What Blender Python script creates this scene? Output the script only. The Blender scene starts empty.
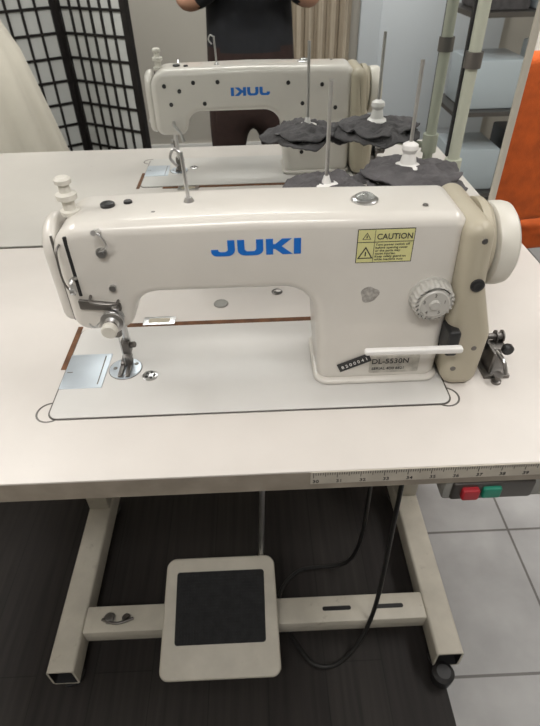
import bpy, bmesh, math, random
from mathutils import Vector, Matrix, Euler, noise
random.seed(4)
scn=bpy.context.scene
scn.view_settings.view_transform='Standard'
COL=scn.collection
# ------------------------------------------------------------ materials
def mat(name,c,rough=.5,metal=0,var=0.0,vscale=20,bump=0.0,bscale=60,spec=None,trans=0,coat=0):
    m=bpy.data.materials.new(name); m.use_nodes=True
    nt=m.node_tree; b=nt.nodes['Principled BSDF']
    b.inputs['Base Color'].default_value=(*c,1); b.inputs['Roughness'].default_value=rough
    b.inputs['Metallic'].default_value=metal
    if spec is not None: b.inputs['Specular IOR Level'].default_value=spec
    if trans: b.inputs['Transmission Weight'].default_value=trans
    if coat: b.inputs['Coat Weight'].default_value=coat; b.inputs['Coat Roughness'].default_value=.12
    tc=nt.nodes.new('ShaderNodeTexCoord')
    if var>0:
        n=nt.nodes.new('ShaderNodeTexNoise'); n.inputs['Scale'].default_value=vscale; n.inputs['Detail'].default_value=6
        nt.links.new(tc.outputs['Object'],n.inputs['Vector'])
        r=nt.nodes.new('ShaderNodeMapRange'); r.inputs[1].default_value=.3; r.inputs[2].default_value=.7
        r.inputs[3].default_value=1-var; r.inputs[4].default_value=1+var*.3
        nt.links.new(n.outputs['Fac'],r.inputs[0])
        mx=nt.nodes.new('ShaderNodeVectorMath'); mx.operation='SCALE'; mx.inputs[0].default_value=c
        nt.links.new(r.outputs[0],mx.inputs['Scale']); nt.links.new(mx.outputs[0],b.inputs['Base Color'])
    if bump>0:
        n=nt.nodes.new('ShaderNodeTexNoise'); n.inputs['Scale'].default_value=bscale; n.inputs['Detail'].default_value=4
        nt.links.new(tc.outputs['Object'],n.inputs['Vector'])
        bp=nt.nodes.new('ShaderNodeBump'); bp.inputs['Strength'].default_value=bump; bp.inputs['Distance'].default_value=.002
        nt.links.new(n.outputs['Fac'],bp.inputs['Height']); nt.links.new(bp.outputs[0],b.inputs['Normal'])
    return m
def stain(m,c,scale,lo,hi,amt=1.0):
    nt=m.node_tree; b=nt.nodes['Principled BSDF']; src=b.inputs['Base Color'].links[0].from_socket
    tc=nt.nodes.new('ShaderNodeTexCoord'); n=nt.nodes.new('ShaderNodeTexNoise'); n.inputs['Scale'].default_value=scale; n.inputs['Detail'].default_value=10; n.inputs['Roughness'].default_value=.7
    nt.links.new(tc.outputs['Object'],n.inputs['Vector'])
    r=nt.nodes.new('ShaderNodeMapRange'); r.inputs[1].default_value=lo; r.inputs[2].default_value=hi; r.inputs[4].default_value=amt
    nt.links.new(n.outputs['Fac'],r.inputs[0])
    mx=nt.nodes.new('ShaderNodeMix'); mx.data_type='RGBA'; mx.inputs[7].default_value=(*c,1)
    nt.links.new(r.outputs[0],mx.inputs[0]); nt.links.new(src,mx.inputs[6]); nt.links.new(mx.outputs[2],b.inputs['Base Color'])
M={}
M['paint']=mat('machine_paint',(.66,.635,.59),.32,0,.05,14,.04,300,None,0,.35)
stain(M['paint'],(.40,.34,.26),38,.70,.82,.45)
M['cream']=mat('cover_cream',(.44,.40,.31),.42,0,.06,14)
M['cream2']=mat('knob_cream',(.64,.62,.56),.4)
M['dialc']=mat('dial_grey',(.48,.47,.44),.4)
M['bed']=mat('bed_paint',(.64,.63,.61),.32,0,.05,10)
stain(M['bed'],(.36,.30,.24),34,.70,.80,.5)
M['table']=mat('table_laminate',(.66,.625,.59),.40,0,.07,7)
stain(M['table'],(.38,.31,.25),26,.68,.80,.55)
M['edge']=mat('table_edge_band',(.32,.28,.23),.6,0,.25,30)
M['wood']=mat('raw_wood',(.16,.07,.03),.8,0,.5,60)
M['steel']=mat('steel',(.58,.58,.58),.30,1,.1,60)
M['plate']=mat('slide_plate_steel',(.58,.64,.70),.42,.8,.08,25)
M['dsteel']=mat('dark_steel',(.20,.19,.18),.45,1)
M['black']=mat('black_plastic',(.015,.015,.016),.45)
M['rubber']=mat('rubber_tread',(.014,.015,.017),.75,0,.5,70,1.0,400)
M['blue']=mat('logo_blue',(.010,.15,.56),.4)
M['yellow']=mat('label_yellow',(.66,.64,.30),.5)
M['white']=mat('white_plastic',(.78,.77,.75),.35)
M['label']=mat('label_silver',(.50,.48,.43),.4,0,.3,150)
M['badge']=mat('badge_foil',(.46,.44,.41),.4,.2,.45,250)
M['legp']=mat('stand_paint',(.53,.50,.43),.5,0,.15,18)
stain(M['legp'],(.22,.19,.15),30,.60,.75,.6)
M['post']=mat('stand_post_paint',(.44,.46,.38),.45)
M['cloth']=mat('grey_cloth',(.105,.10,.105),.95,0,.35,40,.6,300)
M['cable']=mat('black_cable',(.01,.01,.01),.4)
M['red']=mat('button_red',(.40,.025,.035),.35)
M['green']=mat('button_green',(.02,.24,.16),.35)
M['boxg']=mat('switch_grey',(.30,.30,.28),.5)
M['ruler']=mat('ruler_tape',(.52,.48,.41),.55,0,.15,40)
M['ink']=mat('ink',(.03,.03,.03),.6)
M['wall']=mat('wall_paint',(.52,.49,.44),.9,0,.04,3)
M['ceil']=mat('ceiling_paint',(.75,.75,.73),.9,0,.03,3)
M['orange']=mat('orange_fabric',(.56,.10,.012),.85,0,.25,30,.4,300)
M['curtain']=mat('curtain_beige',(.48,.41,.32),.9,0,.1,8)
M['gown']=mat('white_gown',(.62,.58,.50),.85,0,.06,10)
M['paper']=mat('screen_paper',(.62,.63,.62),.8)
M['lacq']=mat('black_lacquer',(.012,.010,.010),.4)
M['skin']=mat('skin',(.50,.27,.18),.5,0,.08,20)
M['shirt']=mat('black_shirt',(.012,.013,.017),.9,0,.3,30)
M['pants']=mat('brown_trousers',(.034,.016,.013),.9,0,.3,30)
M['hair']=mat('dark_hair',(.015,.01,.008),.6)
M['door']=mat('door_white',(.62,.66,.70),.5)
M['boxw']=mat('translucent_box',(.46,.52,.56),.3)
M['frame']=mat('mirror_frame',(.56,.53,.46),.35,.3)
M['glassdome']=mat('oil_window',(.6,.62,.6),.08,0,0,20,0,60,None,.7)
M['mirror']=mat('mirror_glass',(.82,.84,.83),0.0,1)
def mat_emit():
    m=bpy.data.materials.new('lamp_panel'); m.use_nodes=True; nt=m.node_tree
    nt.nodes.clear(); o=nt.nodes.new('ShaderNodeOutputMaterial'); e=nt.nodes.new('ShaderNodeEmission')
    e.inputs['Color'].default_value=(1,.97,.93,1); e.inputs['Strength'].default_value=6
    nt.links.new(e.outputs[0],o.inputs[0]); return m
M['lamp']=mat_emit()
def floor_mat():
    m=bpy.data.materials.new('floor_wood_dark'); m.use_nodes=True; nt=m.node_tree; b=nt.nodes['Principled BSDF']
    tc=nt.nodes.new('ShaderNodeTexCoord')
    mp=nt.nodes.new('ShaderNodeMapping'); mp.inputs['Rotation'].default_value=(0,0,math.pi/2)
    nt.links.new(tc.outputs['Object'],mp.inputs[0])
    br=nt.nodes.new('ShaderNodeTexBrick'); br.inputs['Scale'].default_value=1
    br.inputs['Brick Width'].default_value=1.6; br.inputs['Row Height'].default_value=.12
    br.inputs['Mortar Size'].default_value=.001
    br.inputs['Color1'].default_value=(.022,.019,.017,1); br.inputs['Color2'].default_value=(.018,.015,.014,1); br.inputs['Mortar'].default_value=(.009,.008,.007,1)
    nt.links.new(mp.outputs[0],br.inputs['Vector'])
    mp2=nt.nodes.new('ShaderNodeMapping'); mp2.inputs['Scale'].default_value=(70,3,1); nt.links.new(tc.outputs['Object'],mp2.inputs[0])
    n=nt.nodes.new('ShaderNodeTexNoise'); n.inputs['Scale'].default_value=1; n.inputs['Detail'].default_value=8; nt.links.new(mp2.outputs[0],n.inputs['Vector'])
    mx=nt.nodes.new('ShaderNodeMix'); mx.data_type='RGBA'; mx.blend_type='OVERLAY'; mx.inputs[0].default_value=.9
    nt.links.new(br.outputs['Color'],mx.inputs[6]); nt.links.new(n.outputs['Fac'],mx.inputs[7])
    nt.links.new(mx.outputs[2],b.inputs['Base Color']); b.inputs['Roughness'].default_value=.6; b.inputs['Specular IOR Level'].default_value=.3
    return m
def tile_mat():
    m=bpy.data.materials.new('floor_tile_grey'); m.use_nodes=True; nt=m.node_tree; b=nt.nodes['Principled BSDF']
    tc=nt.nodes.new('ShaderNodeTexCoord'); mp=nt.nodes.new('ShaderNodeMapping'); mp.inputs['Location'].default_value=(-.53,.04,0)
    nt.links.new(tc.outputs['Object'],mp.inputs[0])
    br=nt.nodes.new('ShaderNodeTexBrick'); br.offset=0; br.inputs['Scale'].default_value=1
    br.inputs['Brick Width'].default_value=.33; br.inputs['Row Height'].default_value=.33; br.inputs['Mortar Size'].default_value=.003
    br.inputs['Color1'].default_value=(.31,.31,.31,1); br.inputs['Color2'].default_value=(.28,.28,.28,1); br.inputs['Mortar'].default_value=(.10,.095,.09,1)
    nt.links.new(mp.outputs[0],br.inputs['Vector'])
    n=nt.nodes.new('ShaderNodeTexNoise'); n.inputs['Scale'].default_value=9; n.inputs['Detail'].default_value=8
    nt.links.new(tc.outputs['Object'],n.inputs['Vector'])
    mx=nt.nodes.new('ShaderNodeMix'); mx.data_type='RGBA'; mx.blend_type='OVERLAY'; mx.inputs[0].default_value=.35
    nt.links.new(br.outputs['Color'],mx.inputs[6]); nt.links.new(n.outputs['Fac'],mx.inputs[7])
    nt.links.new(mx.outputs[2],b.inputs['Base Color']); b.inputs['Roughness'].default_value=.45
    return m
M['floorw']=floor_mat(); M['floort']=tile_mat()
# ------------------------------------------------------------ helpers
def empty(name,loc=(0,0,0)):
    e=bpy.data.objects.new(name,None); e.location=loc; e.empty_display_size=.05; COL.objects.link(e); return e
def finish(name,bm,m,parent=None,smooth=True,ang=35):
    bmesh.ops.recalc_face_normals(bm,faces=bm.faces)
    me=bpy.data.meshes.new(name); bm.to_mesh(me); bm.free()
    o=bpy.data.objects.new(name,me); COL.objects.link(o)
    mats=m if isinstance(m,(list,tuple)) else [m]
    for k in mats: me.materials.append(M[k] if isinstance(k,str) else k)
    if smooth:
        me.polygons.foreach_set('use_smooth',[True]*len(me.polygons))
        try: me.set_sharp_from_angle(angle=math.radians(ang))
        except Exception: pass
    if parent: o.parent=parent
    return o
def add_box(bm,x0,x1,y0,y1,z0,z1,bev=0,mi=0,seg=2,rot=None):
    r=bmesh.ops.create_cube(bm,size=1)
    vs=r['verts']
    for v in vs:
        v.co=Vector(((x0+x1)/2+v.co.x*(x1-x0),(y0+y1)/2+v.co.y*(y1-y0),(z0+z1)/2+v.co.z*(z1-z0)))
    if rot is not None:
        c=Vector(((x0+x1)/2,(y0+y1)/2,(z0+z1)/2))
        for v in vs: v.co=c+rot@(v.co-c)
    fs=set(f for v in vs for f in v.link_faces)
    for f in fs: f.material_index=mi
    if bev>0:
        es=list(set(e for v in vs for e in v.link_edges))
        bmesh.ops.bevel(bm,geom=es,offset=bev,segments=seg,affect='EDGES',profile=.5)
def box(name,x0,x1,y0,y1,z0,z1,m,parent=None,bev=0,rot=None):
    bm=bmesh.new(); add_box(bm,x0,x1,y0,y1,z0,z1,bev,0,2,rot); return finish(name,bm,m,parent)
def frame_of(d):
    d=Vector(d).normalized(); a=Vector((0,0,1)) if abs(d.z)<.9 else Vector((1,0,0))
    u=d.cross(a).normalized(); w=d.cross(u).normalized(); return d,u,w
def add_lathe(bm,origin,axis,prof,n=32,mi=0):
    d,u,w=frame_of(axis); o=Vector(origin); rings=[]
    for t,r in prof:
        if r<1e-6: rings.append([bm.verts.new(o+d*t)])
        else: rings.append([bm.verts.new(o+d*t+u*(r*math.cos(2*math.pi*i/n))+w*(r*math.sin(2*math.pi*i/n))) for i in range(n)])
    for a,b in zip(rings,rings[1:]):
        for i in range(n):
            j=(i+1)%n
            vs=[a[i%len(a)],a[j%len(a)],b[j%len(b)],b[i%len(b)]]
            u2=[]
            for v in vs:
                if v not in u2: u2.append(v)
            if len(u2)>2:
                try: bm.faces.new(u2).material_index=mi
                except ValueError: pass
    for rg in (rings[0],rings[-1]):
        if len(rg)>2: bm.faces.new(rg).material_index=mi
def lathe(name,origin,axis,prof,m,parent=None,n=32):
    bm=bmesh.new(); add_lathe(bm,origin,axis,prof,n); return finish(name,bm,m,parent)
def add_cyl(bm,p0,p1,r,n=16,mi=0,bev=0):
    p0=Vector(p0);p1=Vector(p1);L=(p1-p0).length
    pr=[(0,r),(L,r)] if not bev else [(0,r-bev),(bev,r),(L-bev,r),(L,r-bev)]
    add_lathe(bm,p0,p1-p0,pr,n,mi)
def cyl(name,p0,p1,r,m,parent=None,n=20,bev=0):
    bm=bmesh.new(); add_cyl(bm,p0,p1,r,n,0,bev); return finish(name,bm,m,parent)
def smoothpath(pts,sub=8):
    P=[Vector(p) for p in pts]; out=[]
    for i in range(len(P)-1):
        p0=P[max(i-1,0)];p1=P[i];p2=P[i+1];p3=P[min(i+2,len(P)-1)]
        for k in range(sub):
            t=k/sub
            out.append(.5*((2*p1)+(-p0+p2)*t+(2*p0-5*p1+4*p2-p3)*t*t+(-p0+3*p1-3*p2+p3)*t**3))
    out.append(P[-1]); return out
def add_tube(bm,pts,r,n=10,mi=0,sub=8,smooth=True):
    P=smoothpath(pts,sub) if smooth else [Vector(p) for p in pts]
    _,u,w=frame_of(P[1]-P[0]); rings=[]
    for i,p in enumerate(P):
        d=(P[min(i+1,len(P)-1)]-P[max(i-1,0)]).normalized()
        u=(u-d*u.dot(d)).normalized(); w=d.cross(u)
        rr=r(i/(len(P)-1)) if callable(r) else r
        rings.append([bm.verts.new(p+u*rr*math.cos(2*math.pi*k/n)+w*rr*math.sin(2*math.pi*k/n)) for k in range(n)])
    for a,b in zip(rings,rings[1:]):
        for k in range(n):
            j=(k+1)%n; bm.faces.new((a[k],a[j],b[j],b[k])).material_index=mi
    bm.faces.new(rings[0]).material_index=mi; bm.faces.new(rings[-1]).material_index=mi
def tube(name,pts,r,m,parent=None,n=10,sub=8,smooth=True):
    bm=bmesh.new(); add_tube(bm,pts,r,n,0,sub,smooth); return finish(name,bm,m,parent)
def fillet(pts,seg=8):
    out=[]; n=len(pts)
    for i in range(n):
        p=Vector(pts[i][:2]); r=pts[i][2]; a=Vector(pts[i-1][:2]); b=Vector(pts[(i+1)%n][:2])
        da=(a-p).normalized(); db=(b-p).normalized()
        if r<=0: out.append(p); continue
        ang=math.acos(max(-1,min(1,da.dot(db)))); t=r/math.tan(ang/2)
        t=min(t,.49*(a-p).length,.49*(b-p).length); r=t*math.tan(ang/2)
        c=p+(da+db).normalized()*(r/math.sin(ang/2))
        s=p+da*t-c; e=p+db*t-c
        a0=math.atan2(s.y,s.x); a1=math.atan2(e.y,e.x); d=(a1-a0+math.pi)%(2*math.pi)-math.pi
        for k in range(seg+1):
            th=a0+d*k/seg; out.append(c+Vector((math.cos(th),math.sin(th)))*r)
    return out
def add_rext(bm,poly,c0,c1,R,plane='XZ',mi=0,seg=4,R1=None):
    R1=R if R1 is None else R1
    area=sum(poly[i-1].x*poly[i].y-poly[i].x*poly[i-1].y for i in range(len(poly)))
    if area<0: poly=poly[::-1]
    n=len(poly); nor=[]
    for i in range(n):
        d=(poly[(i+1)%n]-poly[i-1]).normalized(); nor.append(Vector((-d.y,d.x)))
    def mp(a,b,c):
        return {'XZ':Vector((a,c,b)),'YZ':Vector((c,a,b)),'XY':Vector((a,b,c))}[plane]
    layers=[]
    s=1 if c1>c0 else -1
    if R>0:
        for k in range(seg+1):
            th=math.pi/2*k/seg; layers.append((R*(1-math.sin(th)),c0+s*R*(1-math.cos(th))))
    else: layers.append((0,c0))
    if R1>0:
        for k in range(seg+1):
            th=math.pi/2*k/seg; layers.append((R1*(1-math.cos(th)),c1-s*R1*(1-math.sin(th))))
    else: layers.append((0,c1))
    rings=[[bm.verts.new(mp(poly[i].x+nor[i].x*d,poly[i].y+nor[i].y*d,c)) for i in range(n)] for d,c in layers]
    for a,b in zip(rings,rings[1:]):
        for i in range(n):
            j=(i+1)%n; bm.faces.new((a[i],a[j],b[j],b[i])).material_index=mi
    bm.faces.new(rings[0]).material_index=mi; bm.faces.new(rings[-1]).material_index=mi
def rext(name,pts,c0,c1,R,m,parent=None,plane='XZ',seg=4,R1=None,fs=8):
    bm=bmesh.new(); add_rext(bm,fillet(pts,fs),c0,c1,R,plane,0,seg,R1); return finish(name,bm,m,parent)
def text(name,s,size,loc,rot,m,parent=None,ext=.0001,align='LEFT',sx=1):
    cu=bpy.data.curves.new(name,'FONT'); cu.body=s; cu.size=size; cu.extrude=ext; cu.align_x=align; cu.resolution_u=3; cu.offset=size*.012
    t=bpy.data.objects.new(name,cu); COL.objects.link(t); bpy.context.view_layer.update()
    me=bpy.data.meshes.new_from_object(t.evaluated_get(bpy.context.evaluated_depsgraph_get()))
    bpy.data.objects.remove(t); me.transform(Matrix.LocRotScale(Vector(loc),Euler(rot),Vector((sx,1,1))))
    me.materials.clear(); me.materials.append(M[m]); o=bpy.data.objects.new(name,me); COL.objects.link(o)
    if parent: o.parent=parent
    return o
FRONT=(math.pi/2,0,0)
# ------------------------------------------------------------ ROOM
XL,XR,YF,YB,H=-2.0,2.6,-2.3,2.6,2.6
box('floor',XL,.60,YF,YB,-.05,0,'floorw')
box('floor_tiled',.60,XR,YF,YB,-.05,0,'floort')
box('ceiling',XL,XR,YF,YB,H,H+.05,'ceil')
box('wall_left',XL-.08,XL,YF,YB,0,H,'wall'); box('wall_right',XR,XR+.08,YF,YB,0,H,'wall')
box('wall_front',XL,XR,YF-.08,YF,0,H,'wall'); box('wall_back',XL,XR,YB,YB+.08,0,H,'wall')
box('baseboard_front',XL,.9,YF,YF+.015,0,.09,'white',None,.003)
box('baseboard_back',XL,XR,YB-.015,YB,0,.09,'white',None,.003)
dr=empty('door_1')
box('door_leaf',.90,1.75,YF+.001,YF+.045,0.005,2.05,'door',dr,.004)
for z0,z1 in((.15,.95),(1.08,1.92)):
    box('door_panel_inset',1.02,1.63,YF+.045,YF+.053,z0,z1,'door',dr,.004)
cyl('door_handle',(.98,YF+.045,1.15),(.98,YF+.09,1.15),.01,'steel',dr)
cyl('door_handle_lever',(.98,YF+.09,1.15),(1.10,YF+.09,1.15),.008,'steel',dr)
# ------------------------------------------------------------ TABLE
TZ=.75; TF=-.0913; TB=.4437-.004; TXL,TXR=-.56,.72
tb=empty('sewing_table')
bm=bmesh.new()
add_rext(bm,fillet([(TXL,TF,.02),(TXR,TF,.02),(TXR,TB,.02),(TXL,TB,.02)],6),TZ-.003,TZ,.0012,'XY',0,2)
finish('laminate_top',bm,'table',tb)
bm=bmesh.new()
add_rext(bm,fillet([(TXL,TF,.02),(TXR,TF,.02),(TXR,TB,.02),(TXL,TB,.02)],6),TZ-.03,TZ-.003,0,'XY')
finish('board_core',bm,'edge',tb)
def bed_outline(g): return [(-g,-g,.012+g),(.476+g,-g,.012+g),(.476+g,.178+g,.012+g),(-g,.178+g,.012+g)]
rext('cutout_gap',bed_outline(.0020),TZ-.002,TZ+.0004,0,'dsteel',tb,'XY')
box('cutout_wood_back',.05,.33,.179,.189,TZ-.001,TZ+.0007,'wood',tb)
box('cutout_wood_left',-.0085,-.0015,.09,.185,TZ-.001,TZ+.0007,'wood',tb)
for nm,x,y in(('hinge_pocket_left',.000,.012),('hinge_pocket_right',.472,.012)):
    lathe(nm,(x,y,TZ-.001),(0,0,1),[(0,.017),(.0012,.017),(.0014,.0150),(.0008,.0145),(.0008,0)],'dsteel',tb)
rext('machine_hinge',[(.084,.182,.002),(.130,.182,.002),(.130,.202,.002),(.084,.202,.002)],TZ,TZ+.0018,.0005,'steel',tb,'XY')
box('machine_hinge_slot',.092,.122,.187,.197,TZ+.0015,TZ+.0021,'cream',tb)
lathe('grommet_cap',(.281,.260,TZ),(0,0,1),[(0,.0085),(.001,.0085),(.002,.007),(.0012,.005),(.0012,0)],'dsteel',tb)
lathe('knee_lifter_plug',(.195,.232,TZ),(0,0,1),[(0,.011),(.001,.011),(.002,.010),(.001,.0085),(.001,0)],'boxg',tb)
bm=bmesh.new(); add_box(bm,.30,.70,TF-.0012,TF,TZ-.020,TZ-.001)
finish('ruler_tape',bm,'ruler',tb)
bm=bmesh.new()
x=.303; k=0
while x<.698:
    h=.008 if k%10==0 else (.006 if k%5==0 else .0035)
    add_box(bm,x-.0003,x+.0003,TF-.0016,TF-.0011,TZ-.002-h,TZ-.002); k+=1; x+=.0025
finish('ruler_ticks',bm,'ink',tb)
for i in range(16):
    text('ruler_number',str(30+i),.007,(.302+.025*i,TF-.0014,TZ-.018),FRONT,'ink',tb)
for s,xc in((-1,-.164),(1,.602)):
    w=.027
    bm=bmesh.new()
    ro=fillet([(xc-w,.025,.006),(xc+w,.025,.006),(xc+w,.083,.006),(xc-w,.083,.006)],3)
    ri=fillet([(xc-w+.004,.029,.004),(xc+w-.004,.029,.004),(xc+w-.004,.079,.004),(xc-w+.004,.079,.004)],3)
    def ring(P,y): return [bm.verts.new((p.x,y,p.y)) for p in P]
    a=ring(ro,-.026);b=ring(ro,.44);c=ring(ri,-.026);d=ring(ri,.05); n=len(a)
    for i in range(n):
        j=(i+1)%n
        bm.faces.new((a[i],a[j],b[j],b[i])); bm.faces.new((a[i],a[j],c[j],c[i])); f=bm.faces.new((c[i],c[j],d[j],d[i])); f.material_index=1
    bm.faces.new(b); bm.faces.new(d).material_index=1
    finish('foot_tube',bm,['legp','black'],tb)
    box('leg_column',xc-.025,xc+.025,.345,.40,.083,TZ-.06,'legp',tb,.004)
    box('table_bracket',xc-.03,xc+.03,.02,.42,TZ-.06,TZ-.03,'legp',tb,.003)
    for y in(.0,.40):
        lathe('rubber_foot',(xc+.0,y,0),(0,0,1),[(0,.024),(.012,.026),(.02,.018),(.027,.015)],'black',tb)
bm=bmesh.new()
add_box(bm,-.136,.574,.045,.10,.045,.085,.003)
finish('cross_bar',bm,'legp',tb)
for x0,x1 in((.36,.42),(.47,.53)):
    rext('cross_bar_slot',[(x0,.068,.004),(x1,.068,.004),(x1,.077,.004),(x0,.077,.004)],.0845,.0856,0,'black',tb,'XY')
lathe('cross_bar_bolt',(-.085,.072,.085),(0,0,1),[(0,.012),(.004,.012),(.004,.008),(.012,.007),(.012,0)],'steel',tb,16)
lathe('cross_bar_bolt_2',(-.05,.072,.085),(0,0,1),[(0,.009),(.003,.009),(.003,.006),(.009,.005),(.009,0)],'dsteel',tb,16)
tube('cross_bar_clamp',[(-.100,.070,.088),(-.068,.060,.090),(-.035,.070,.088)],.003,'dsteel',tb)
lathe('caster_bumper',(.592,-.042,.004),(0,0,1),[(0,.02),(.03,.022),(.036,.014),(.036,0)],'black',tb,20)
mo=empty('clutch_motor')
lathe('motor_body',(.30,.33,.56),(1,0,0),[(0,.03),(.01,.06),(.04,.075),(.15,.075),(.17,.06),(.18,.03)],'black',mo)
box('motor_mount',.34,.44,.30,.36,.63,TZ-.03,'black',mo,.004)
pd=empty('foot_pedal')
tilt=math.radians(20)
Rm=Matrix.Rotation(tilt,4,'X'); pc=Vector((.150,.047,.117))
def ped(o):
    o.data.transform(Matrix.Translation(pc)@Rm); return o
ped(rext('pedal_plate',[(-.118,-.105,.018),(.118,-.105,.018),(.112,.118,.02),(-.112,.118,.02)],-.008,.008,.004,'legp',pd,'XY'))
ped(rext('tread_pad',[(-.090,-.045,.006),(.090,-.045,.006),(.090,.090,.006),(-.090,.090,.006)],.007,.0095,.0008,'rubber',pd,'XY'))
bm=bmesh.new()
for i in range(29): 
    for j in range(21):
        xx=-.086+i*.0060; yy=-.041+j*.0061; add_box(bm,xx,xx+.0035,yy,yy+.0035,.0092,.0108)
ped(finish('tread_studs',bm,'rubber',pd,False))
box('pedal_bracket',.05,.25,.05,.095,.084,.098,'dsteel',pd,.002)
tube('pitman_rod',[(.235,.16,.155),(.245,.21,.35),(.25,.27,.55)],.006,'steel',pd,10)
lathe('pitman_ball_joint',(.236,.24,.42),(-.15,-.25,-1),[(0,.0),(.0,.010),(.02,.014),(.05,.010),(.07,.006)],'dsteel',pd,16)
tube('pitman_clamp',[(.20,.22,.36),(.235,.23,.40),(.262,.24,.45)],.008,'dsteel',pd,10)
tube('power_cable',[(.47,.15,.70),(.50,.16,.55),(.49,.12,.34),(.46,.05,.10),(.40,-.0,.012),(.33,.0,.008),(.27,.12,.008),(.32,.20,.008),(.44,.20,.05),(.46,.2,.3),(.44,.22,.6),(.43,.30,.66)],.0045,'cable',mo,10,12)
sb=empty('motor_switch_box')
box('switch_housing',.450,.70,TF+.004,TF+.075,TZ-.066,TZ-.0305,'boxg',sb,.004)
box('switch_face',.458,.55,TF,TF+.006,TZ-.062,TZ-.034,'dsteel',sb,.003)
rext('stop_button',[(.468,TZ-.056,.003),(.487,TZ-.056,.003),(.487,TZ-.039,.003),(.468,TZ-.039,.003)],TF-.006,TF+.002,.002,'red',sb)
rext('start_button',[(.491,TZ-.056,.003),(.512,TZ-.056,.003),(.512,TZ-.039,.003),(.491,TZ-.039,.003)],TF-.004,TF+.002,.002,'green',sb)
box('switch_label',.56,.66,TF+.0030,TF+.005,TZ-.060,TZ-.036,'label',sb)
# ------------------------------------------------------------ MACHINE (local z=0 at table top)
def logo(parent,x0,z0,h,y,sgn,wx=1.0):
    bm=bmesh.new()
    def poly(P,xo):
        Q=[(x0+sgn*(xo+px*h)*wx,z0+pz*h) for px,pz in P]
        a=[bm.verts.new((q[0],y,q[1])) for q in Q]; b=[bm.verts.new((q[0],y-sgn*.0005,q[1])) for q in Q]
        bm.faces.new(b); bm.faces.new(a)
        for i in range(len(a)):
            j=(i+1)%len(a); bm.faces.new((a[i],a[j],b[j],b[i]))
    def arcp(cx,cz,r,a0,a1,n=6): return [(cx+r*math.cos(math.radians(a0+(a1-a0)*i/n)),cz+r*math.sin(math.radians(a0+(a1-a0)*i/n))) for i in range(n+1)]
    J=[(1.2,1)]+[(1.2,.38)]+arcp(.82,.38,.38,0,-90)[1:]+arcp(.30,.30,.30,-90,-180)+[(0,.42),(.36,.42)]+[(.38,.30),(.46,.26)]+[(.72,.26),(.84,.36)]+[(.84,1)]
    poly(J,0)
    U=[(0,1),(0,.38)]+arcp(.38,.38,.38,180,270)[1:]+arcp(.92,.38,.38,-90,0)+[(1.3,1),(.94,1),(.94,.38),(.84,.26),(.46,.26),(.36,.38),(.36,1)]
    poly(U,1.33*h)
    K=[(0,0),(.36,0),(.36,.36),(.46,.36),(.84,0),(1.34,0),(.78,.52),(1.3,1),(.82,1),(.46,.66),(.36,.66),(.36,1),(0,1)]
    poly(K,2.76*h)
    poly([(0,0),(.36,0),(.36,1),(0,1)],4.16*h)
    return finish('logo_letters',bm,'blue',parent,False)
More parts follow.
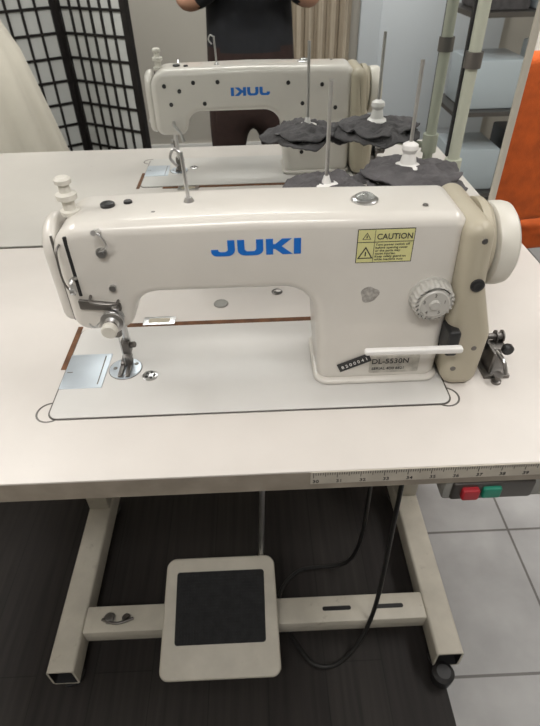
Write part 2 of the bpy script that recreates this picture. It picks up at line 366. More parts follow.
def build_machine():
    e=empty('sewing_machine')
    FY=.043; BY=.130; AT=.2180
    rext('bed_plate',bed_outline(0),0,.0022,.0012,'bed',e,'XY')
    rext('arm_casting',[(.046,.092,.018),(.046,AT,.034),(.25,AT+.003,.3),(.466,AT-.001,.016),(.466,.0022,.016),(.322,.0022,.016),(.312,.138,.036),(.122,.138,.03),(.110,.092,.018)],FY,BY,.0130,'paint',e,'XZ',6,None,10)
    rext('pillar_foot',[(.317,.037,.018),(.470,.037,.018),(.470,.138,.018),(.317,.138,.018)],.0022,.010,.004,'paint',e,'XY',4,.0035)
    rext('face_plate',[(.054,.096,.016),(.120,.096,.016),(.122,AT-.004,.034),(.052,AT-.004,.034)],.048,.0325,.004,'paint',e,'YZ',4,.010)
    for y,z in((.07,.12),(.110,.12),(.088,.200)):
        lathe('face_plate_screw',(.0335,y,z),(-1,0,0),[(0,.004),(.002,.004),(.003,.003),(.003,0)],'steel',e,16)
    box('take_up_slot',.062,.066,FY-.0006,FY+.003,.14,.208,'black',e,.001)
    tube('face_plate_seam',[(.0475,FY+.010,.205),(.0475,FY+.008,.16),(.0475,FY+.009,.105)],.0014,'dsteel',e)
    tube('take_up_lever',[(.0640,FY+.004,.160),(.0640,FY-.012,.167),(.0645,FY-.018,.161),(.066,FY-.016,.155)],.0022,'steel',e)
    lathe('take_up_eye',(.0620,FY-.016,.158),(1,0,0),[(0,.005),(.004,.005),(.004,0)],'steel',e,16)
    tube('take_up_guard',[(.057,FY+.001,.200),(.056,FY-.010,.195),(.056,FY-.013,.165),(.058,FY+.001,.142)],.0011,'dsteel',e)
    tube('thread_wire_guide',[(.074,FY,.140),(.078,FY-.012,.139),(.100,FY-.012,.136),(.102,FY,.133)],.0016,'dsteel',e)
    rext('thread_guide_plate',[(.060,.125,.002),(.104,.121,.002),(.104,.130,.002),(.060,.137,.002)],FY-.003,FY+.002,.0008,'dsteel',e)
    lathe('guide_screw',(.098,FY-.003,.1255),(0,-1,0),[(0,.004),(.002,.004),(.0025,.003),(.0025,0)],'steel',e,16)
    lathe('guide_screw_2',(.100,FY,.150),(0,-1,0),[(0,.0035),(.004,.0035),(.004,0)],'steel',e,16)
    lathe('tension_post',(.093,FY+.002,.112),(0,-1,0),[(0,.012),(.004,.012),(.005,.0105),(.008,.0105),(.0085,.0125),(.0105,.013),(.011,.012),(.0125,.013),(.014,.0125),(.0145,.008),(.017,.006),(.020,.006)],'steel',e)
    lathe('tension_spring',(.093,FY-.016,.112),(0,-1,0),[(0,.006),(.001,.007),(.002,.006),(.003,.007),(.004,.006),(.005,.007),(.006,.006)],'dsteel',e,16)
    lathe('tension_knob',(.093,FY-.021,.112),(0,-1,0),[(0,.0075),(.001,.0085),(.007,.0085),(.0085,.007),(.0085,.0035),(.0075,.0)],'cream2',e,24)
    tube('check_spring',[(.081,FY-.006,.112),(.072,FY-.008,.105),(.068,FY-.010,.111)],.001,'steel',e)
    X,Y=.078,.086
    cyl('needle_bar',(X,Y,.060),(X,Y,.10),.0036,'steel',e)
    lathe('needle_clamp',(X,Y,.056),(0,0,1),[(0,.004),(.0,.0055),(.012,.0055),(.014,.004)],'dsteel',e,20)
    cyl('needle_clamp_screw',(X-.012,Y,.062),(X-.003,Y,.062),.002,'steel',e)
    cyl('needle',(X,Y,.005),(X,Y,.056),.0008,'steel',e,8)
    cyl('presser_bar',(X+.004,Y+.016,.034),(X+.004,Y+.016,.10),.0042,'steel',e)
    bm=bmesh.new()
    add_box(bm,X-.003,X+.008,Y+.006,Y+.020,.018,.038,.0015)
    add_box(bm,X-.003,X+.007,Y+.001,Y+.016,.008,.022,.0015,rot=Matrix.Rotation(.3,3,'X'))
    add_box(bm,X-.0075,X-.0018,Y-.020,Y+.010,.0042,.0065,.0008)
    add_box(bm,X+.0018,X+.0075,Y-.020,Y+.010,.0042,.0065,.0008)
    add_box(bm,X-.0075,X+.0075,Y+.002,Y+.014,.0042,.009,.001)
    finish('presser_foot',bm,'dsteel',e)
    cyl('presser_screw',(X+.007,Y+.012,.031),(X+.015,Y+.010,.033),.004,'dsteel',e,16,.0008)
    tube('needle_thread_guide',[(X-.004,Y-.004,.072),(X-.010,Y-.010,.068),(X-.004,Y-.012,.062)],.001,'steel',e)
    tube('presser_lifter_lever',[(.085,BY-.004,.120),(.088,BY+.012,.116),(.10,BY+.016,.100),(.104,BY+.018,.085)],.0035,'steel',e)
    rext('slide_plate',[(-.0,.050,.001),(.0530,.050,.001),(.0545,.117,.001),(-.0,.117,.001)],.0018,.0031,.0004,'plate',e,'XY')
    box('slide_plate_notch',.046,.0475,.056,.112,.0031,.0033,'dsteel',e)
    box('slide_plate_catch',.003,.010,.080,.0815,.0031,.0033,'dsteel',e)
    bm=bmesh.new(); poly=[Vector((.077+.0205*math.cos(a),.085+.0205*math.sin(a))) for a in [i*2*math.pi/40 for i in range(40)]]
    add_rext(bm,poly,.0018,.0034,.0004,'XY'); finish('needle_plate',bm,'plate',e)
    lathe('needle_plate_ring',(.077,.085,.0016),(0,0,1),[(0,.0214),(.0010,.0214)],'dsteel',e,40)
    for dx in(-.012,.014):
        lathe('needle_plate_screw',(.076+dx,.089+dx*.3,.0033),(0,0,1),[(0,.0028),(.0004,.0026),(.0004,0)],'dsteel',e,16)
    for dx in(-.004,.004):
        box('feed_slot',.076+dx-.001,.076+dx+.001,.078,.094,.0033,.0036,'black',e)
    lathe('oil_window_plate',(.111,.069,.0016),(0,0,1),[(0,.0098),(.0018,.0098),(.0022,.009),(.0022,0)],'steel',e,32)
    for k in range(5):
        a=k*2*math.pi/5; lathe('oil_window_hole',(.111+.0052*math.cos(a),.069+.0052*math.sin(a),.0036),(0,0,1),[(0,.0021),(.0006,.002),(.0006,0)],'black',e,12)
    logo(e,.2065,.1815,.0172,FY,1,1.17)
    logo(e,.292,.168,.0160,BY,-1,1.12)
    lx0,lx1,lz0,lz1=.354,.412,.168,.2055
    box('caution_label',lx0,lx1,FY-.0004,FY,lz0,lz1,'ink',e)
    box('caution_label_ground',lx0+.0008,lx1-.0008,FY-.0006,FY-.0003,lz0+.0008,lz1-.0008,'yellow',e)
    box('caution_label_rule',lx0+.001,lx1-.001,FY-.0008,FY-.0005,lz1-.0145,lz1-.0138,'ink',e)
    box('caution_label_rule_v',lx0+.0175,lx0+.0180,FY-.0008,FY-.0005,lz0+.001,lz1-.001,'ink',e)
    text('caution_word','CAUTION',.0088,(lx0+.0195,FY-.0009,lz1-.0112),FRONT,'ink',e,sx=.92)
    for k in range(6):
        text('caution_print',['Turn power switch off','before opening cover','or the parts may','cause injuries.','Keep safety guard on','while machine runs'][k],.0034,(lx0+.0192,FY-.0007,lz0+.0192-k*.0033),FRONT,'ink',e,sx=1.12)
    def tri(cx,cz,s):
        bm=bmesh.new(); P=[Vector((cx-s,cz-s*.8)),Vector((cx+s,cz-s*.8)),Vector((cx,cz+s*.9))]
        add_rext(bm,P,FY-.0008,FY-.0005,0); s2=s*.72; c2=cz-s*.06
        P=[Vector((cx-s2,c2-s2*.8)),Vector((cx+s2,c2-s2*.8)),Vector((cx,c2+s2*.9))]
        add_rext(bm,P,FY-.0011,FY-.0007,0,'XZ',1); add_box(bm,cx-.0006,cx+.0006,FY-.0014,FY-.001,c2-s2*.5,c2+s2*.35,0,0)
        finish('warning_triangle',bm,['ink','yellow'],e,False)
    tri(lx0+.0095,lz1-.0075,.0045); tri(lx0+.0095,lz0+.0115,.008)
    rext('model_plate',[(.383,.016,.002),(.443,.016,.002),(.443,.042,.002),(.383,.042,.002)],FY-.0008,FY+.001,.0003,'label',e)
    text('model_plate_print','DL-5530N',.0105,(.385,FY-.0010,.0305),FRONT,'ink',e)
    text('model_plate_print_2','SERIAL 4D0 8821',.0055,(.386,FY-.0010,.021),FRONT,'ink',e)
    o=box('inventory_sticker',-.020,.020,FY-.0022,FY-.0010,-.0060,.0060,'ink',e)
    o.data.transform(Matrix.Translation((.364,0,.034))@Matrix.Rotation(-.42,4,'Y'))
    o=text('inventory_print','8 2 0 0 0 4 1',.0065,(-.0165,FY-.0024,-.0025),FRONT,'white',e)
    o.data.transform(Matrix.Translation((.364,0,.034))@Matrix.Rotation(-.42,4,'Y'))
    bm=bmesh.new(); P=[]
    for i in range(28):
        t=i*2*math.pi/28; r=.0098*(1+.10*math.sin(3*t+1)+.05*math.sin(5*t)); P.append(Vector((.373+r*math.cos(t),.129+r*math.sin(t))))
    add_rext(bm,P,FY-.0005,FY+.0005,0); finish('worn_sticker',bm,'badge',e)
    bm=bmesh.new(); P=[]
    for i in range(96):
        a=i*2*math.pi/96; r=.0215+(.0010 if (i//2)%2 else -.0006); P.append(Vector((.440+r*math.cos(a),.1245+r*math.sin(a))))
    add_rext(bm,P,FY-.017,FY-.002,.003,'XZ',0,3,0); finish('stitch_dial',bm,'dialc',e,True,50)
    lathe('stitch_dial_hub',(.440,FY-.017,.1245),(0,-1,0),[(0,.0165),(.0015,.015),(.0015,.006),(.004,.005),(.004,0)],'dialc',e)
    lathe('stitch_dial_base',(.440,FY+.002,.1245),(0,-1,0),[(0,.024),(.004,.024),(.005,.022)],'dialc',e)
    for k in range(5):
        a=k*2*math.pi/5+.3
        text('dial_number',str(k+1),.0055,(.438+.0115*math.cos(a),FY-.0186,.1225+.0115*math.sin(a)),FRONT,'dsteel',e)
    box('reverse_lever_slot',.4635,.4665,.05,.085,.03,.095,'black',e,.001)
    bm=bmesh.new(); add_rext(bm,fillet([(.368,.0690,.003),(.478,.067,.003),(.478,.075,.003),(.368,.0755,.003)],4),.010,.018,.002,'XZ',0,3)
    finish('reverse_lever',bm,'white',e)
    rext('reverse_lever_hub',[(.462,.056,.004),(.476,.056,.004),(.476,.090,.004),(.462,.090,.004)],.019,.048,.003,'black',e)
    lathe('pressure_regulator',(.062,.086,AT-.004),(0,0,1),[(0,.010),(.004,.010),(.005,.0065),(.014,.0065),(.016,.0105),(.021,.0105),(.023,.006),(.030,.0055),(.032,.0085),(.036,.0085),(.038,.006),(.038,0)],'cream2',e,28)
    T=AT+.0005
    lathe('arm_top_plug',(.100,.090,T),(0,0,1),[(0,.0075),(.003,.0075),(.004,.006),(.004,0)],'black',e,24)
    lathe('arm_top_plug_2',(.120,.096,T),(0,0,1),[(0,.0045),(.002,.0045),(.003,.004),(.003,0)],'black',e,24)
    cyl('thread_guide_pin',(.098,FY+.008,AT-.008),(.098,FY-.014,AT+.000),.0028,'steel',e)
    tube('arm_thread_guide',[(.098,FY-.010,AT-.002),(.104,FY-.011,AT-.006),(.106,FY-.010,AT-.016),(.098,FY-.006,AT-.024)],.0013,'steel',e)
    lathe('pre_tension_disc',(.098,FY+.001,AT-.026),(0,-1,0),[(0,.003),(.004,.003),(.004,.0055),(.006,.0055),(.006,.003),(.009,.003),(.009,0)],'steel',e,20)
    cyl('three_hole_pin',(.184,.092,T),(.182,.092,T+.052),.0020,'steel',e)
    lathe('three_hole_pin_base',(.184,.092,T),(0,0,1),[(0,.006),(.003,.005),(.006,.0035)],'steel',e)
    tube('pin_hook',[(.182,.092,T+.050),(.175,.092,T+.054),(.171,.092,T+.046),(.177,.092,T+.038)],.0015,'steel',e)
    for x,y in((.15,.070),(.222,.066),(.268,.066),(.310,.066),(.425,.066)):
        lathe('arm_top_screw',(x,y,T),(0,0,1),[(0,.003),(.001,.0025),(.0012,.0)],'dsteel',e,12)
    lathe('oil_cap_ring',(.366,.082,T),(0,0,1),[(0,.0140),(.002,.0140),(.003,.0125),(.0035,.0105)],'steel',e,32)
    lathe('oil_cap_window',(.366,.082,T+.001),(0,0,1),[(0,.010),(.004,.010),(.006,.007),(.0072,0)],'glassdome',e,32)
    cyl('oil_cap_nozzle',(.366,.082,T),(.366,.082,T+.0065),.003,'dsteel',e)
    for x,z in((.075,.190),(.085,.155),(.105,.180),(.135,.195),(.155,.155),(.185,.195),(.33,.190),(.36,.15),(.40,.185),(.43,.14),(.43,.09),(.36,.05)):
        lathe('back_plug',(x,BY-.001,z),(0,1,0),[(0,.0042),(.002,.0042),(.0025,.0035),(.0025,0)],'black',e,16)
    rext('belt_cover',[(.4585,.2130,.018),(.490,.2130,.018),(.495,.140,.03),(.516,.075,.03),(.513,.0006,.016),(.472,.0006,.016),(.4665,.05,.03)],.028,.146,.013,'cream',e,'XZ',5,None,8)
    lathe('belt_cover_cap',(.487,.088,.166),(1,0,0),[(0,.047),(.008,.047),(.013,.043),(.014,.038)],'cream',e,48)
    lathe('belt_cover_button',(.482,.0282,.145),(0,-1,0),[(0,.0075),(.002,.0075),(.003,.006),(.003,.0035),(.001,.0)],'black',e,24)
    lathe('hand_wheel',(.502,.086,.163),(1,0,0),[(0,.030),(.001,.041),(.003,.0445),(.007,.0455),(.016,.0455),(.022,.044),(.026,.039),(.027,.032),(.025,.024),(.026,.014),(.028,.012),(.028,0)],'cream2',e,56)
    for x,z in((.478,.195),(.498,.06),(.48,.03)):
        lathe('belt_cover_screw',(x,.0285,z),(0,-1,0),[(0,.0035),(.001,.003),(.001,0)],'dsteel',e,12)
    bm=bmesh.new()
    add_box(bm,.528,.560,.040,.105,0,.005,.001)
    add_box(bm,.534,.538,.045,.095,.005,.036,.001)
    add_box(bm,.538,.558,.060,.080,.024,.031,.001)
    finish('bobbin_winder_frame',bm,'dsteel',e)
    lathe('bobbin_winder_pulley',(.524,.080,.034),(1,0,0),[(0,.013),(.002,.016),(.005,.012),(.008,.016),(.010,.013)],'black',e,28)
    lathe('bobbin_winder_spindle',(.538,.080,.036),(1,0,0),[(0,.004),(.010,.004),(.010,.008),(.0115,.008),(.0115,.005),(.018,.005),(.018,.008),(.0195,.008),(.0195,0)],'dsteel',e,24)
    lathe('bobbin_winder_knob',(.552,.056,.038),(0,-1,0),[(0,.005),(.003,.007),(.008,.007),(.010,.005),(.010,0)],'black',e,20)
    tube('bobbin_winder_lever',[(.544,.062,.028),(.549,.045,.024),(.552,.036,.010)],.0025,'steel',e)
    lathe('bobbin_winder_tension',(.541,.034,0),(0,0,1),[(0,.006),(.003,.006),(.004,.003),(.011,.003),(.011,.006),(.013,.006),(.013,0)],'dsteel',e,20)
    return e
sm=build_machine(); sm.location=(0,0,TZ)
# ------------------------------------------------------------ THREAD STAND
ts=empty('thread_stand')
px,py=.563,.38
cyl('stand_post',(px,py,TZ),(px,py,1.42),.0085,'post',ts)
lathe('post_base',(px,py,TZ),(0,0,1),[(0,.028),(.004,.028),(.008,.014),(.03,.0125),(.032,.009)],'dsteel',ts)
lathe('post_collar',(px,py,.875),(0,0,1),[(0,.009),(0,.013),(.03,.013),(.03,.009)],'post',ts)
lathe('post_collar_upper',(px,py,1.03),(0,0,1),[(0,.009),(0,.012),(.02,.012),(.02,.009)],'dsteel',ts)
tube('spool_arm',[(px,py,.885),(.48,.326,.884),(.36,.297,.876)],.0055,'post',ts,12,8,False)
tube('upper_thread_arm',[(px,py,1.40),(.48,.326,1.40),(.34,.297,1.40)],.004,'post',ts,12,8,False)
for i,(x,y,z,top) in enumerate(((.355,.297,.878,1.038),(.477,.326,.890,1.052))):
    lathe('spool_disc',(x,y,z+.004),(0,0,1),[(0,.012),(0,.05),(.003,.052),(.005,.05),(.005,.0)],'white',ts)
    lathe('spool_cone_seat',(x,y,z+.024),(0,0,1),[(0,.017),(.002,.017),(.004,.007),(.010,.005),(.014,.004)] if i==0 else [(0,.020),(.002,.020),(.006,.012),(.02,.009),(.026,.012),(.032,.011),(.036,.004)],'white',ts)
    cyl('spool_rod',(x,y,z),(x,y,top),.0027,'steel',ts,12)
    def cloth(nm,R,seed,z0,droop,ox=0,oy=0):
        bm=bmesh.new(); NR,NA=24,120; rings=[]
        for a in range(NR+1):
            f=a/NR; rr=[]
            for b in range(NA):
                th=2*math.pi*b/NA
                rad=R*(.08+.92*f)*(1+.34*f*noise.noise(Vector((math.cos(th)*1.2,math.sin(th)*1.2,seed)))+.03*f*math.sin(3*th+seed))
                P=Vector((math.cos(th)*f*2.8,math.sin(th)*f*2.8,seed*3))
                w=.009*noise.noise(P)+.005*abs(noise.noise(P*2.3+Vector((3,1,0))))+.001*noise.noise(P*6)
                rr.append(bm.verts.new((x+ox+rad*math.cos(th),y+oy+rad*math.sin(th)*.9,z0+.006*(1-f)+w-droop*f**3)))
            rings.append(rr)
        for a in range(NR):
            for b in range(NA):
                c=(b+1)%NA; bm.faces.new((rings[a][b],rings[a][c],rings[a+1][c],rings[a+1][b]))
        bm.faces.new(rings[0])
        o=finish(nm,bm,'cloth',ts,True,60); md=o.modifiers.new('t','SOLIDIFY'); md.thickness=.002; return o
    cloth('draped_cloth',.080 if i==0 else .088,2.3+i*4,z+.014,.010,.0 if i==0 else .002)
    cloth('draped_cloth_upper',.066 if i==0 else .070,5.3+i*4,z+.021,.004,.004,.004)
# ------------------------------------------------------------ MIRROR
MY=.4437
mr=empty('wall_mirror')
box('mirror_glass',-1.35,.664,MY,MY+.006,.12,1.95,'mirror',mr)
box('mirror_backing',-1.36,.674,MY+.0062,MY+.03,.11,1.96,'boxg',mr)
for nm,a in(('frame_right',(.664,.676,MY-.003,MY+.032,.10,1.97)),('frame_left',(-1.362,-1.35,MY-.003,MY+.032,.10,1.97)),
            ('frame_top',(-1.35,.664,MY-.003,MY+.032,1.95,1.97)),('frame_bottom',(-1.35,.664,MY-.003,MY+.032,.10,.12))):
    box(nm,*a,'frame',mr,.002)
for x in(-1.1,.45): box('mirror_support_foot',x-.03,x+.03,MY+.002,MY+.28,0,.10,'boxg',mr,.004)
# ------------------------------------------------------------ THINGS BEHIND CAMERA (seen in mirror)
fs=empty('folding_screen')
def spanel(x0,y0,x1,y1):
    L=math.hypot(x1-x0,y1-y0); a=math.atan2(y1-y0,x1-x0)
    bm=bmesh.new(); Z0,Z1=.03,1.78; t=.012
    add_box(bm,0,.028,-t,t,0,Z1+.02); add_box(bm,L-.028,L,-t,t,0,Z1+.02)
    add_box(bm,.028,L-.028,-t,t,Z0,Z0+.035); add_box(bm,.028,L-.028,-t,t,Z1-.03,Z1)
    n=6
    for i in range(1,n):
        xx=.028+(L-.056)*i/n; add_box(bm,xx-.005,xx+.005,-.008,.008,Z0+.035,Z1-.03)
    k=19
    for i in range(1,k):
        zz=Z0+.035+(Z1-Z0-.065)*i/k; add_box(bm,.028,L-.028,-.007,.007,zz-.005,zz+.005)
    add_box(bm,.02,L-.02,-.0015,.0015,Z0+.02,Z1-.02,0,1)
    o=finish('screen_panel',bm,['lacq','paper'],fs,False)
    o.data.transform(Matrix.Translation((x0,y0,0))@Matrix.Rotation(a,4,'Z'))
pts=[(-1.10,-1.30),(-.86,-1.05),(-.53,-1.28),(-.205,-1.08)]
for a,b in zip(pts,pts[1:]): spanel(*a,*b)
df=empty('dress_form',(-.74,-.72,0))
bm=bmesh.new(); NA=96; prof=[(.04,.34),(.2,.325),(.45,.29),(.7,.25),(.88,.215),(1.0,.165),(1.08,.14),(1.18,.155),(1.3,.175),(1.38,.17),(1.45,.13),(1.49,.06),(1.56,.05)]
rings=[]
for z,r in prof:
    fold=max(0,(1.0-z))*.035
    rings.append([bm.verts.new(((r+fold*math.sin(14*2*math.pi*k/NA+z*2))*math.cos(2*math.pi*k/NA),(r*.85+fold*math.sin(14*2*math.pi*k/NA+z*2))*math.sin(2*math.pi*k/NA),z)) for k in range(NA)])
for a,b in zip(rings,rings[1:]):
    for k in range(NA): bm.faces.new((a[k],a[(k+1)%NA],b[(k+1)%NA],b[k]))
bm.faces.new(rings[0]); bm.faces.new(rings[-1])
finish('gown',bm,'gown',df)
lathe('neck_cap',(0,0,1.56),(0,0,1),[(0,.05),(.01,.052),(.03,.02),(.06,.015),(.06,0)],'black',df)
cyl('form_pole',(0,0,.01),(0,0,.1),.02,'black',df); lathe('form_base',(0,0,0),(0,0,1),[(0,.2),(.015,.2),(.02,.1),(.03,.02)],'black',df)
def curtain(nm,x0,x1,y,m,seed,z1=2.3,amp=.03):
    bm=bmesh.new(); N=120; rows=[]
    for zi in range(9):
        z=.03+(z1-.03)*zi/8
        rows.append([bm.verts.new((x0+(x1-x0)*i/N,y+amp*math.sin(i*.35+seed+.3*math.sin(z*2+i*.1))*(1-.25*zi/8)+.006*math.sin(i*1.3),z)) for i in range(N+1)])
    for a,b in zip(rows,rows[1:]):
        for i in range(N): bm.faces.new((a[i],a[i+1],b[i+1],b[i]))
    o=finish(nm,bm,m,None,True,80); o.modifiers.new('s','SOLIDIFY').thickness=.004
    tube('curtain_rod' ,[(x0-.05,y,z1+.01),(x1+.05,y,z1+.01)],.012,'steel',o,12,2,False)
curtain('window_curtain',.40,.84,-2.2,'curtain',1)
ch=empty('office_chair',(1.00,.90,0))
ch.rotation_euler=(0,0,.12)
rext('chair_back',[(-.21,.56,.06),(.21,.56,.06),(.19,.96,.08),(-.19,.96,.08)],-.03,.03,.02,'orange',ch)
rext('chair_back_shell',[(-.19,.58,.06),(.19,.58,.06),(.175,.94,.07),(-.175,.94,.07)],.028,.05,.01,'black',ch)
rext('chair_seat',[(-.21,.05,.06),(.21,.05,.06),(.21,.42,.08),(-.21,.42,.08)],.42,.50,.025,'orange',ch,'XY')
tube('back_support',[(0,.04,.75),(0,.06,.5),(0,.1,.40),(0,.22,.40)],.018,'black',ch)
cyl('gas_lift',(0,.22,.12),(0,.22,.42),.025,'black',ch)
for k in range(5):
    a=k*2*math.pi/5+.2; p=(.25*math.cos(a),.22+.25*math.sin(a),.075)
    tube('base_spoke',[(0,.22,.13),(.15*math.cos(a),.22+.15*math.sin(a),.10),p],.017,'black',ch)
    cyl('caster',(p[0]-.02*math.sin(a),p[1]+.02*math.cos(a),.028),(p[0]+.02*math.sin(a),p[1]-.02*math.cos(a),.028),.028,'black',ch,20,.004)
wt=empty('sewing_table.001')
box('top',1.00,2.2,1.86,2.40,.72,.75,'table',wt,.003)
for x in(1.12,2.1):
    box('leg_column',x-.025,x+.025,2.09,2.15,.05,.72,'legp',wt,.004); box('foot_tube',x-.025,x+.025,1.9,2.36,0,.05,'legp',wt,.004)
sm2=empty('sewing_machine.001',(1.12,1.98,.75))
for c in list(sm.children):
    d=c.copy(); d.parent=sm2; COL.objects.link(d)
sr=empty('storage_boxes')
for i,(x,y,z,w,h) in enumerate(((.88,1.66,0,.36,.26),(.88,1.66,.262,.34,.22),(.90,1.66,.484,.30,.20))):
    bm=bmesh.new(); add_box(bm,x-w/2,x+w/2,y-.13,y+.13,z,z+h-.03,.012); add_box(bm,x-w/2-.008,x+w/2+.008,y-.138,y+.138,z+h-.03,z+h,.006,1)
    finish('storage_box',bm,['boxw','white'],sr)
rk=empty('storage_shelf')
SX=.20
for x in(.98,1.68):
    for y in(-1.55,-1.2): box('shelf_upright',SX+x-.012,SX+x+.012,y-.012,y+.012,0,1.3,'black',rk)
for z in(.12,.5,.88,1.26): box('shelf_board',SX+.97,SX+1.69,-1.56,-1.19,z,z+.018,'dsteel',rk)
for i,(x,z,w,h,m) in enumerate(((1.13,.138,.24,.2,'boxw'),(1.45,.138,.3,.25,'black'),(1.15,.518,.26,.2,'boxw'),(1.48,.518,.26,.24,'boxw'),(1.12,.898,.2,.18,'cloth'),(1.4,.898,.3,.14,'boxw'))):
    box('shelf_bin',SX+x-w/2,SX+x+w/2,-1.52,-1.24,z,z+h,m,rk,.01)
# ------------------------------------------------------------ CAMERA
cam_p=Vector((.2535,-.4373,1.1885)); Rc=Matrix.Rotation(-.0198,3,'Z')@Matrix.Rotation(math.pi/2-.6956,3,'X')@Matrix.Rotation(-.0265,3,'Z')
cd=bpy.data.cameras.new('camera'); co=bpy.data.objects.new('camera',cd); COL.objects.link(co)
co.matrix_world=Matrix.Translation(cam_p)@Rc.to_4x4()
cd.sensor_fit='VERTICAL'; cd.sensor_height=24; cd.lens=24*523.7/726; cd.clip_start=.004; cd.clip_end=30
cd.dof.use_dof=True; cd.dof.focus_distance=.68; cd.dof.aperture_fstop=8.0
scn.camera=co
# ------------------------------------------------------------ PHOTOGRAPHER
pr=empty('photographer')
bx,by=.255,-.76
def skin_obj(name,verts,edges,radii,root,sub=2):
    me=bpy.data.meshes.new(name); me.from_pydata(verts,edges,[]); o=bpy.data.objects.new(name,me); COL.objects.link(o)
    md=o.modifiers.new('skin','SKIN'); md.use_smooth_shade=True
    for i,r in enumerate(radii):
        sv=me.skin_vertices[0].data[i]; sv.radius=(r if isinstance(r,tuple) else (r,r)); sv.use_root=(i==root)
    s=o.modifiers.new('sub','SUBSURF'); s.levels=sub; s.render_levels=sub
    bpy.context.view_layer.update()
    m2=bpy.data.meshes.new_from_object(o.evaluated_get(bpy.context.evaluated_depsgraph_get()))
    bpy.data.objects.remove(o); n=bpy.data.objects.new(name,m2); COL.objects.link(n)
    m2.polygons.foreach_set('use_smooth',[True]*len(m2.polygons)); return n
zaxis=Rc@Vector((0,0,1)); xax=Rc@Vector((1,0,0)); yax=Rc@Vector((0,1,0))
phc=cam_p+zaxis*.012-yax*.055+xax*.02
bm=bmesh.new(); add_rext(bm,fillet([(-.037,-.078,.01),(.037,-.078,.01),(.037,.078,.01),(-.037,.078,.01)],5),-.004,.004,.002,'XY')
o=finish('phone',bm,'black',pr); o.data.transform(Matrix.Translation(phc)@Rc.to_4x4())
hl=phc-xax*.045-yax*.045+zaxis*.004; hr=phc+xax*.045-yax*.030+zaxis*.004
V=[(bx,by,.93),(bx,by-.01,1.05),(bx,by,1.22),(bx,by+.0,1.37),(bx,by+.01,1.45),(bx,by+.03,1.52)]
E=[(0,1),(1,2),(2,3),(3,4),(4,5)]
Rr=[(.150,.115),(.135,.10),(.160,.11),(.12,.08),(.052,.052),(.05,.05)]
def addv(p,r,fr): V.append(tuple(p)); Rr.append(r); E.append((fr,len(V)-1)); return len(V)-1
pe=addv((bx,by,.82),(.165,.12),0)
for s,hand in((-1,hl),(1,hr)):
    wr=hand+Vector((s*.01,-.075,-.03))
    el=Vector((bx+s*.205,by+.03,1.00))
    a=addv((bx+s*.165,by,1.36),(.055,.055),3); b=addv((bx+s*.205,by+.0,1.20),.046,a); c=addv(el,.038,b)
    d=addv(el.lerp(wr,.45)+Vector((0,0,-.01)),.034,c); f=addv(wr,(.024,.024),d); addv(hand+Vector((s*.006,-.03,-.01)),(.026,.02),f)
    k=addv((bx+s*.088,by+.01,.66),.084,pe); kn=addv((bx+s*.10,by+.02,.46),.058,k)
    cf=addv((bx+s*.105,by-.005,.32),.052,kn); an=addv((bx+s*.11,by-.01,.09),.036,cf); ft=addv((bx+s*.115,by+.06,.045),(.042,.035),an); addv((bx+s*.125,by+.16,.035),(.038,.026),ft)
body=skin_obj('body',V,E,Rr,0); body.parent=pr
for k in('skin','shirt','pants','black'): body.data.materials.append(M[k])
for p in body.data.polygons:
    c=p.center
    dx=abs(c.x-bx)
    if c.z<.10: p.material_index=3
    elif c.z<.85 and c.y<by+.22: p.material_index=2
    elif c.z>1.455: p.material_index=0
    elif dx>.160 and .94<c.z<1.17: p.material_index=0
    elif c.y>by+.13: p.material_index=0
    else: p.material_index=1
for s,hand in((-1,hl),(1,hr)):
    for k in range(4):
        if s==1 and k==0: continue
        base=hand+yax*(.004-.017*k)+xax*s*.012+zaxis*(-.012); L=(.9,1,.95,.75)[k]
        f=skin_obj('finger',[tuple(base+zaxis*.03-yax*.002),tuple(base+zaxis*.004+xax*s*.006),tuple(base-zaxis*.010*L-xax*s*.012),tuple(base-zaxis*.008*L-xax*s*.030*L)],[(0,1),(1,2),(2,3)],[.0095,.009,.0085,.007],0); f.parent=pr; f.data.materials.append(M['skin'])
    tb0=hand+zaxis*.02-yax*.01
    f=skin_obj('thumb',[tuple(tb0),tuple(tb0+yax*.02+zaxis*.004),tuple(tb0+yax*.042-xax*s*.012+zaxis*.0),tuple(tb0+yax*.058-xax*s*.024-zaxis*.002)],[(0,1),(1,2),(2,3)],[.013,.011,.010,.008],0); f.parent=pr; f.data.materials.append(M['skin'])
# right index finger curls round the phone edge
def cl(x,y,z): return tuple(cam_p+xax*x+yax*y+zaxis*z)
f=skin_obj('index_finger',[cl(.072,-.074,.030),cl(.064,-.062,-.004),cl(.042,-.044,-.022),cl(.0195,-.0185,-.024)],[(0,1),(1,2),(2,3)],[.0095,.0095,.0095,.0090],0); f.parent=pr; f.data.materials.append(M['skin'])
bm=bmesh.new(); bmesh.ops.create_uvsphere(bm,u_segments=32,v_segments=24,radius=1)
hc=Vector((bx,by+.06,1.62)); 
for v in bm.verts:
    x,y,z=v.co; w=1-.22*max(0,-z); v.co=Vector((x*.075*w,y*.095*w+(.010 if z<-.3 and y>0 else 0),z*.115))
hd=finish('head',bm,'skin',pr); hd.data.transform(Matrix.Translation(hc)@Matrix.Rotation(-.5,4,'X'))
def hp(p): return hc+Matrix.Rotation(-.5,3,'X')@Vector(p)
bm=bmesh.new()
for s in(-1,1): add_lathe(bm,hp((s*.03,.078,.0)),(0,1,-.4),[(0,.0),(.004,.010),(.010,.009),(.013,0)],16)
finish('eyes',bm,'white',pr)
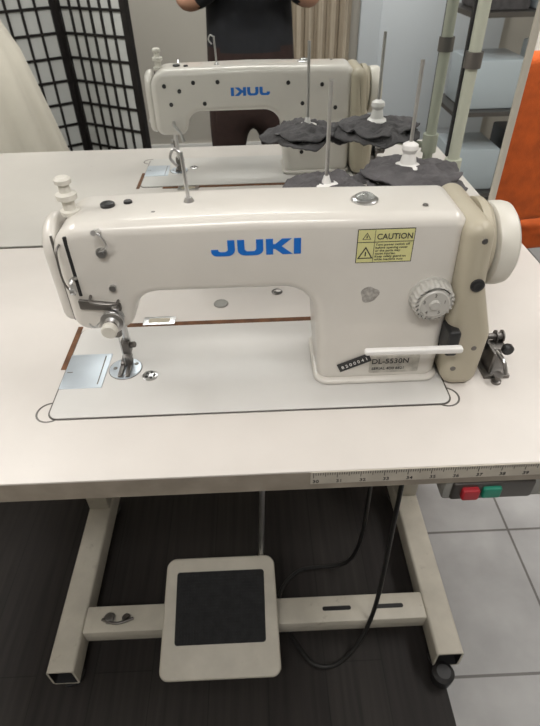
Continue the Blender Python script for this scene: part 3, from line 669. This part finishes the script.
bm=bmesh.new()
for s in(-1,1): add_lathe(bm,hp((s*.03,.0885,.0)),(0,1,-.4),[(0,.005),(.003,.004),(.0035,0)],12)
finish('irises',bm,'hair',pr)
lathe('nose',hp((0,.088,.008)),hp((0,.088,-.02))-hp((0,.080,.008)),[(0,.004),(.015,.009),(.028,.013),(.034,.006),(.035,0)],'skin',pr,16)
box('mouth',-.02,.02,-.003,.003,-.004,.004,'red',pr,.002).data.transform(Matrix.Translation(hp((0,.089,-.05))))
for s in(-1,1): lathe('ear',hp((s*.072,-.0,-.005)),(s,0,0),[(0,.012),(.004,.022),(.010,.022),(.008,.01),(.008,0)],'skin',pr,16)
bm=bmesh.new(); bmesh.ops.create_uvsphere(bm,u_segments=32,v_segments=24,radius=1)
for v in bm.verts:
    x,y,z=v.co; cut=1.0
    if y>.35 and z<.45: cut=.86
    v.co=Vector((x*.083*cut,(y*.102-.006)*cut,z*.122+.008)); 
o=finish('hair',bm,'hair',pr); o.data.transform(Matrix.Translation(hc)@Matrix.Rotation(-.5,4,'X'))
# ------------------------------------------------------------ LIGHTS
def panel(x,y,w,l,p,col=(1,.97,.93)):
    e=empty('ceiling_light',(x,y,0)); box('light_housing',-w/2-.02,w/2+.02,-l/2-.02,l/2+.02,H-.05,H,'white',e,.004)
    box('light_diffuser',-w/2,w/2,-l/2,l/2,H-.055,H-.05,'lamp',e)
    ld=bpy.data.lights.new('area','AREA'); ld.shape='RECTANGLE'; ld.size=w; ld.size_y=l; ld.energy=p; ld.color=col
    lo=bpy.data.objects.new('light_source',ld); lo.location=(0,0,H-.06); COL.objects.link(lo); lo.parent=e
panel(.1,-1.2,1.3,.35,24); panel(.3,.9,1.3,.35,40); panel(-1.2,.3,.35,1.2,20); panel(1.7,.2,.35,1.2,15)
w=bpy.data.worlds.new('world'); scn.world=w; w.use_nodes=True
w.node_tree.nodes['Background'].inputs[0].default_value=(.8,.87,1,1); w.node_tree.nodes['Background'].inputs[1].default_value=.2
print('done')
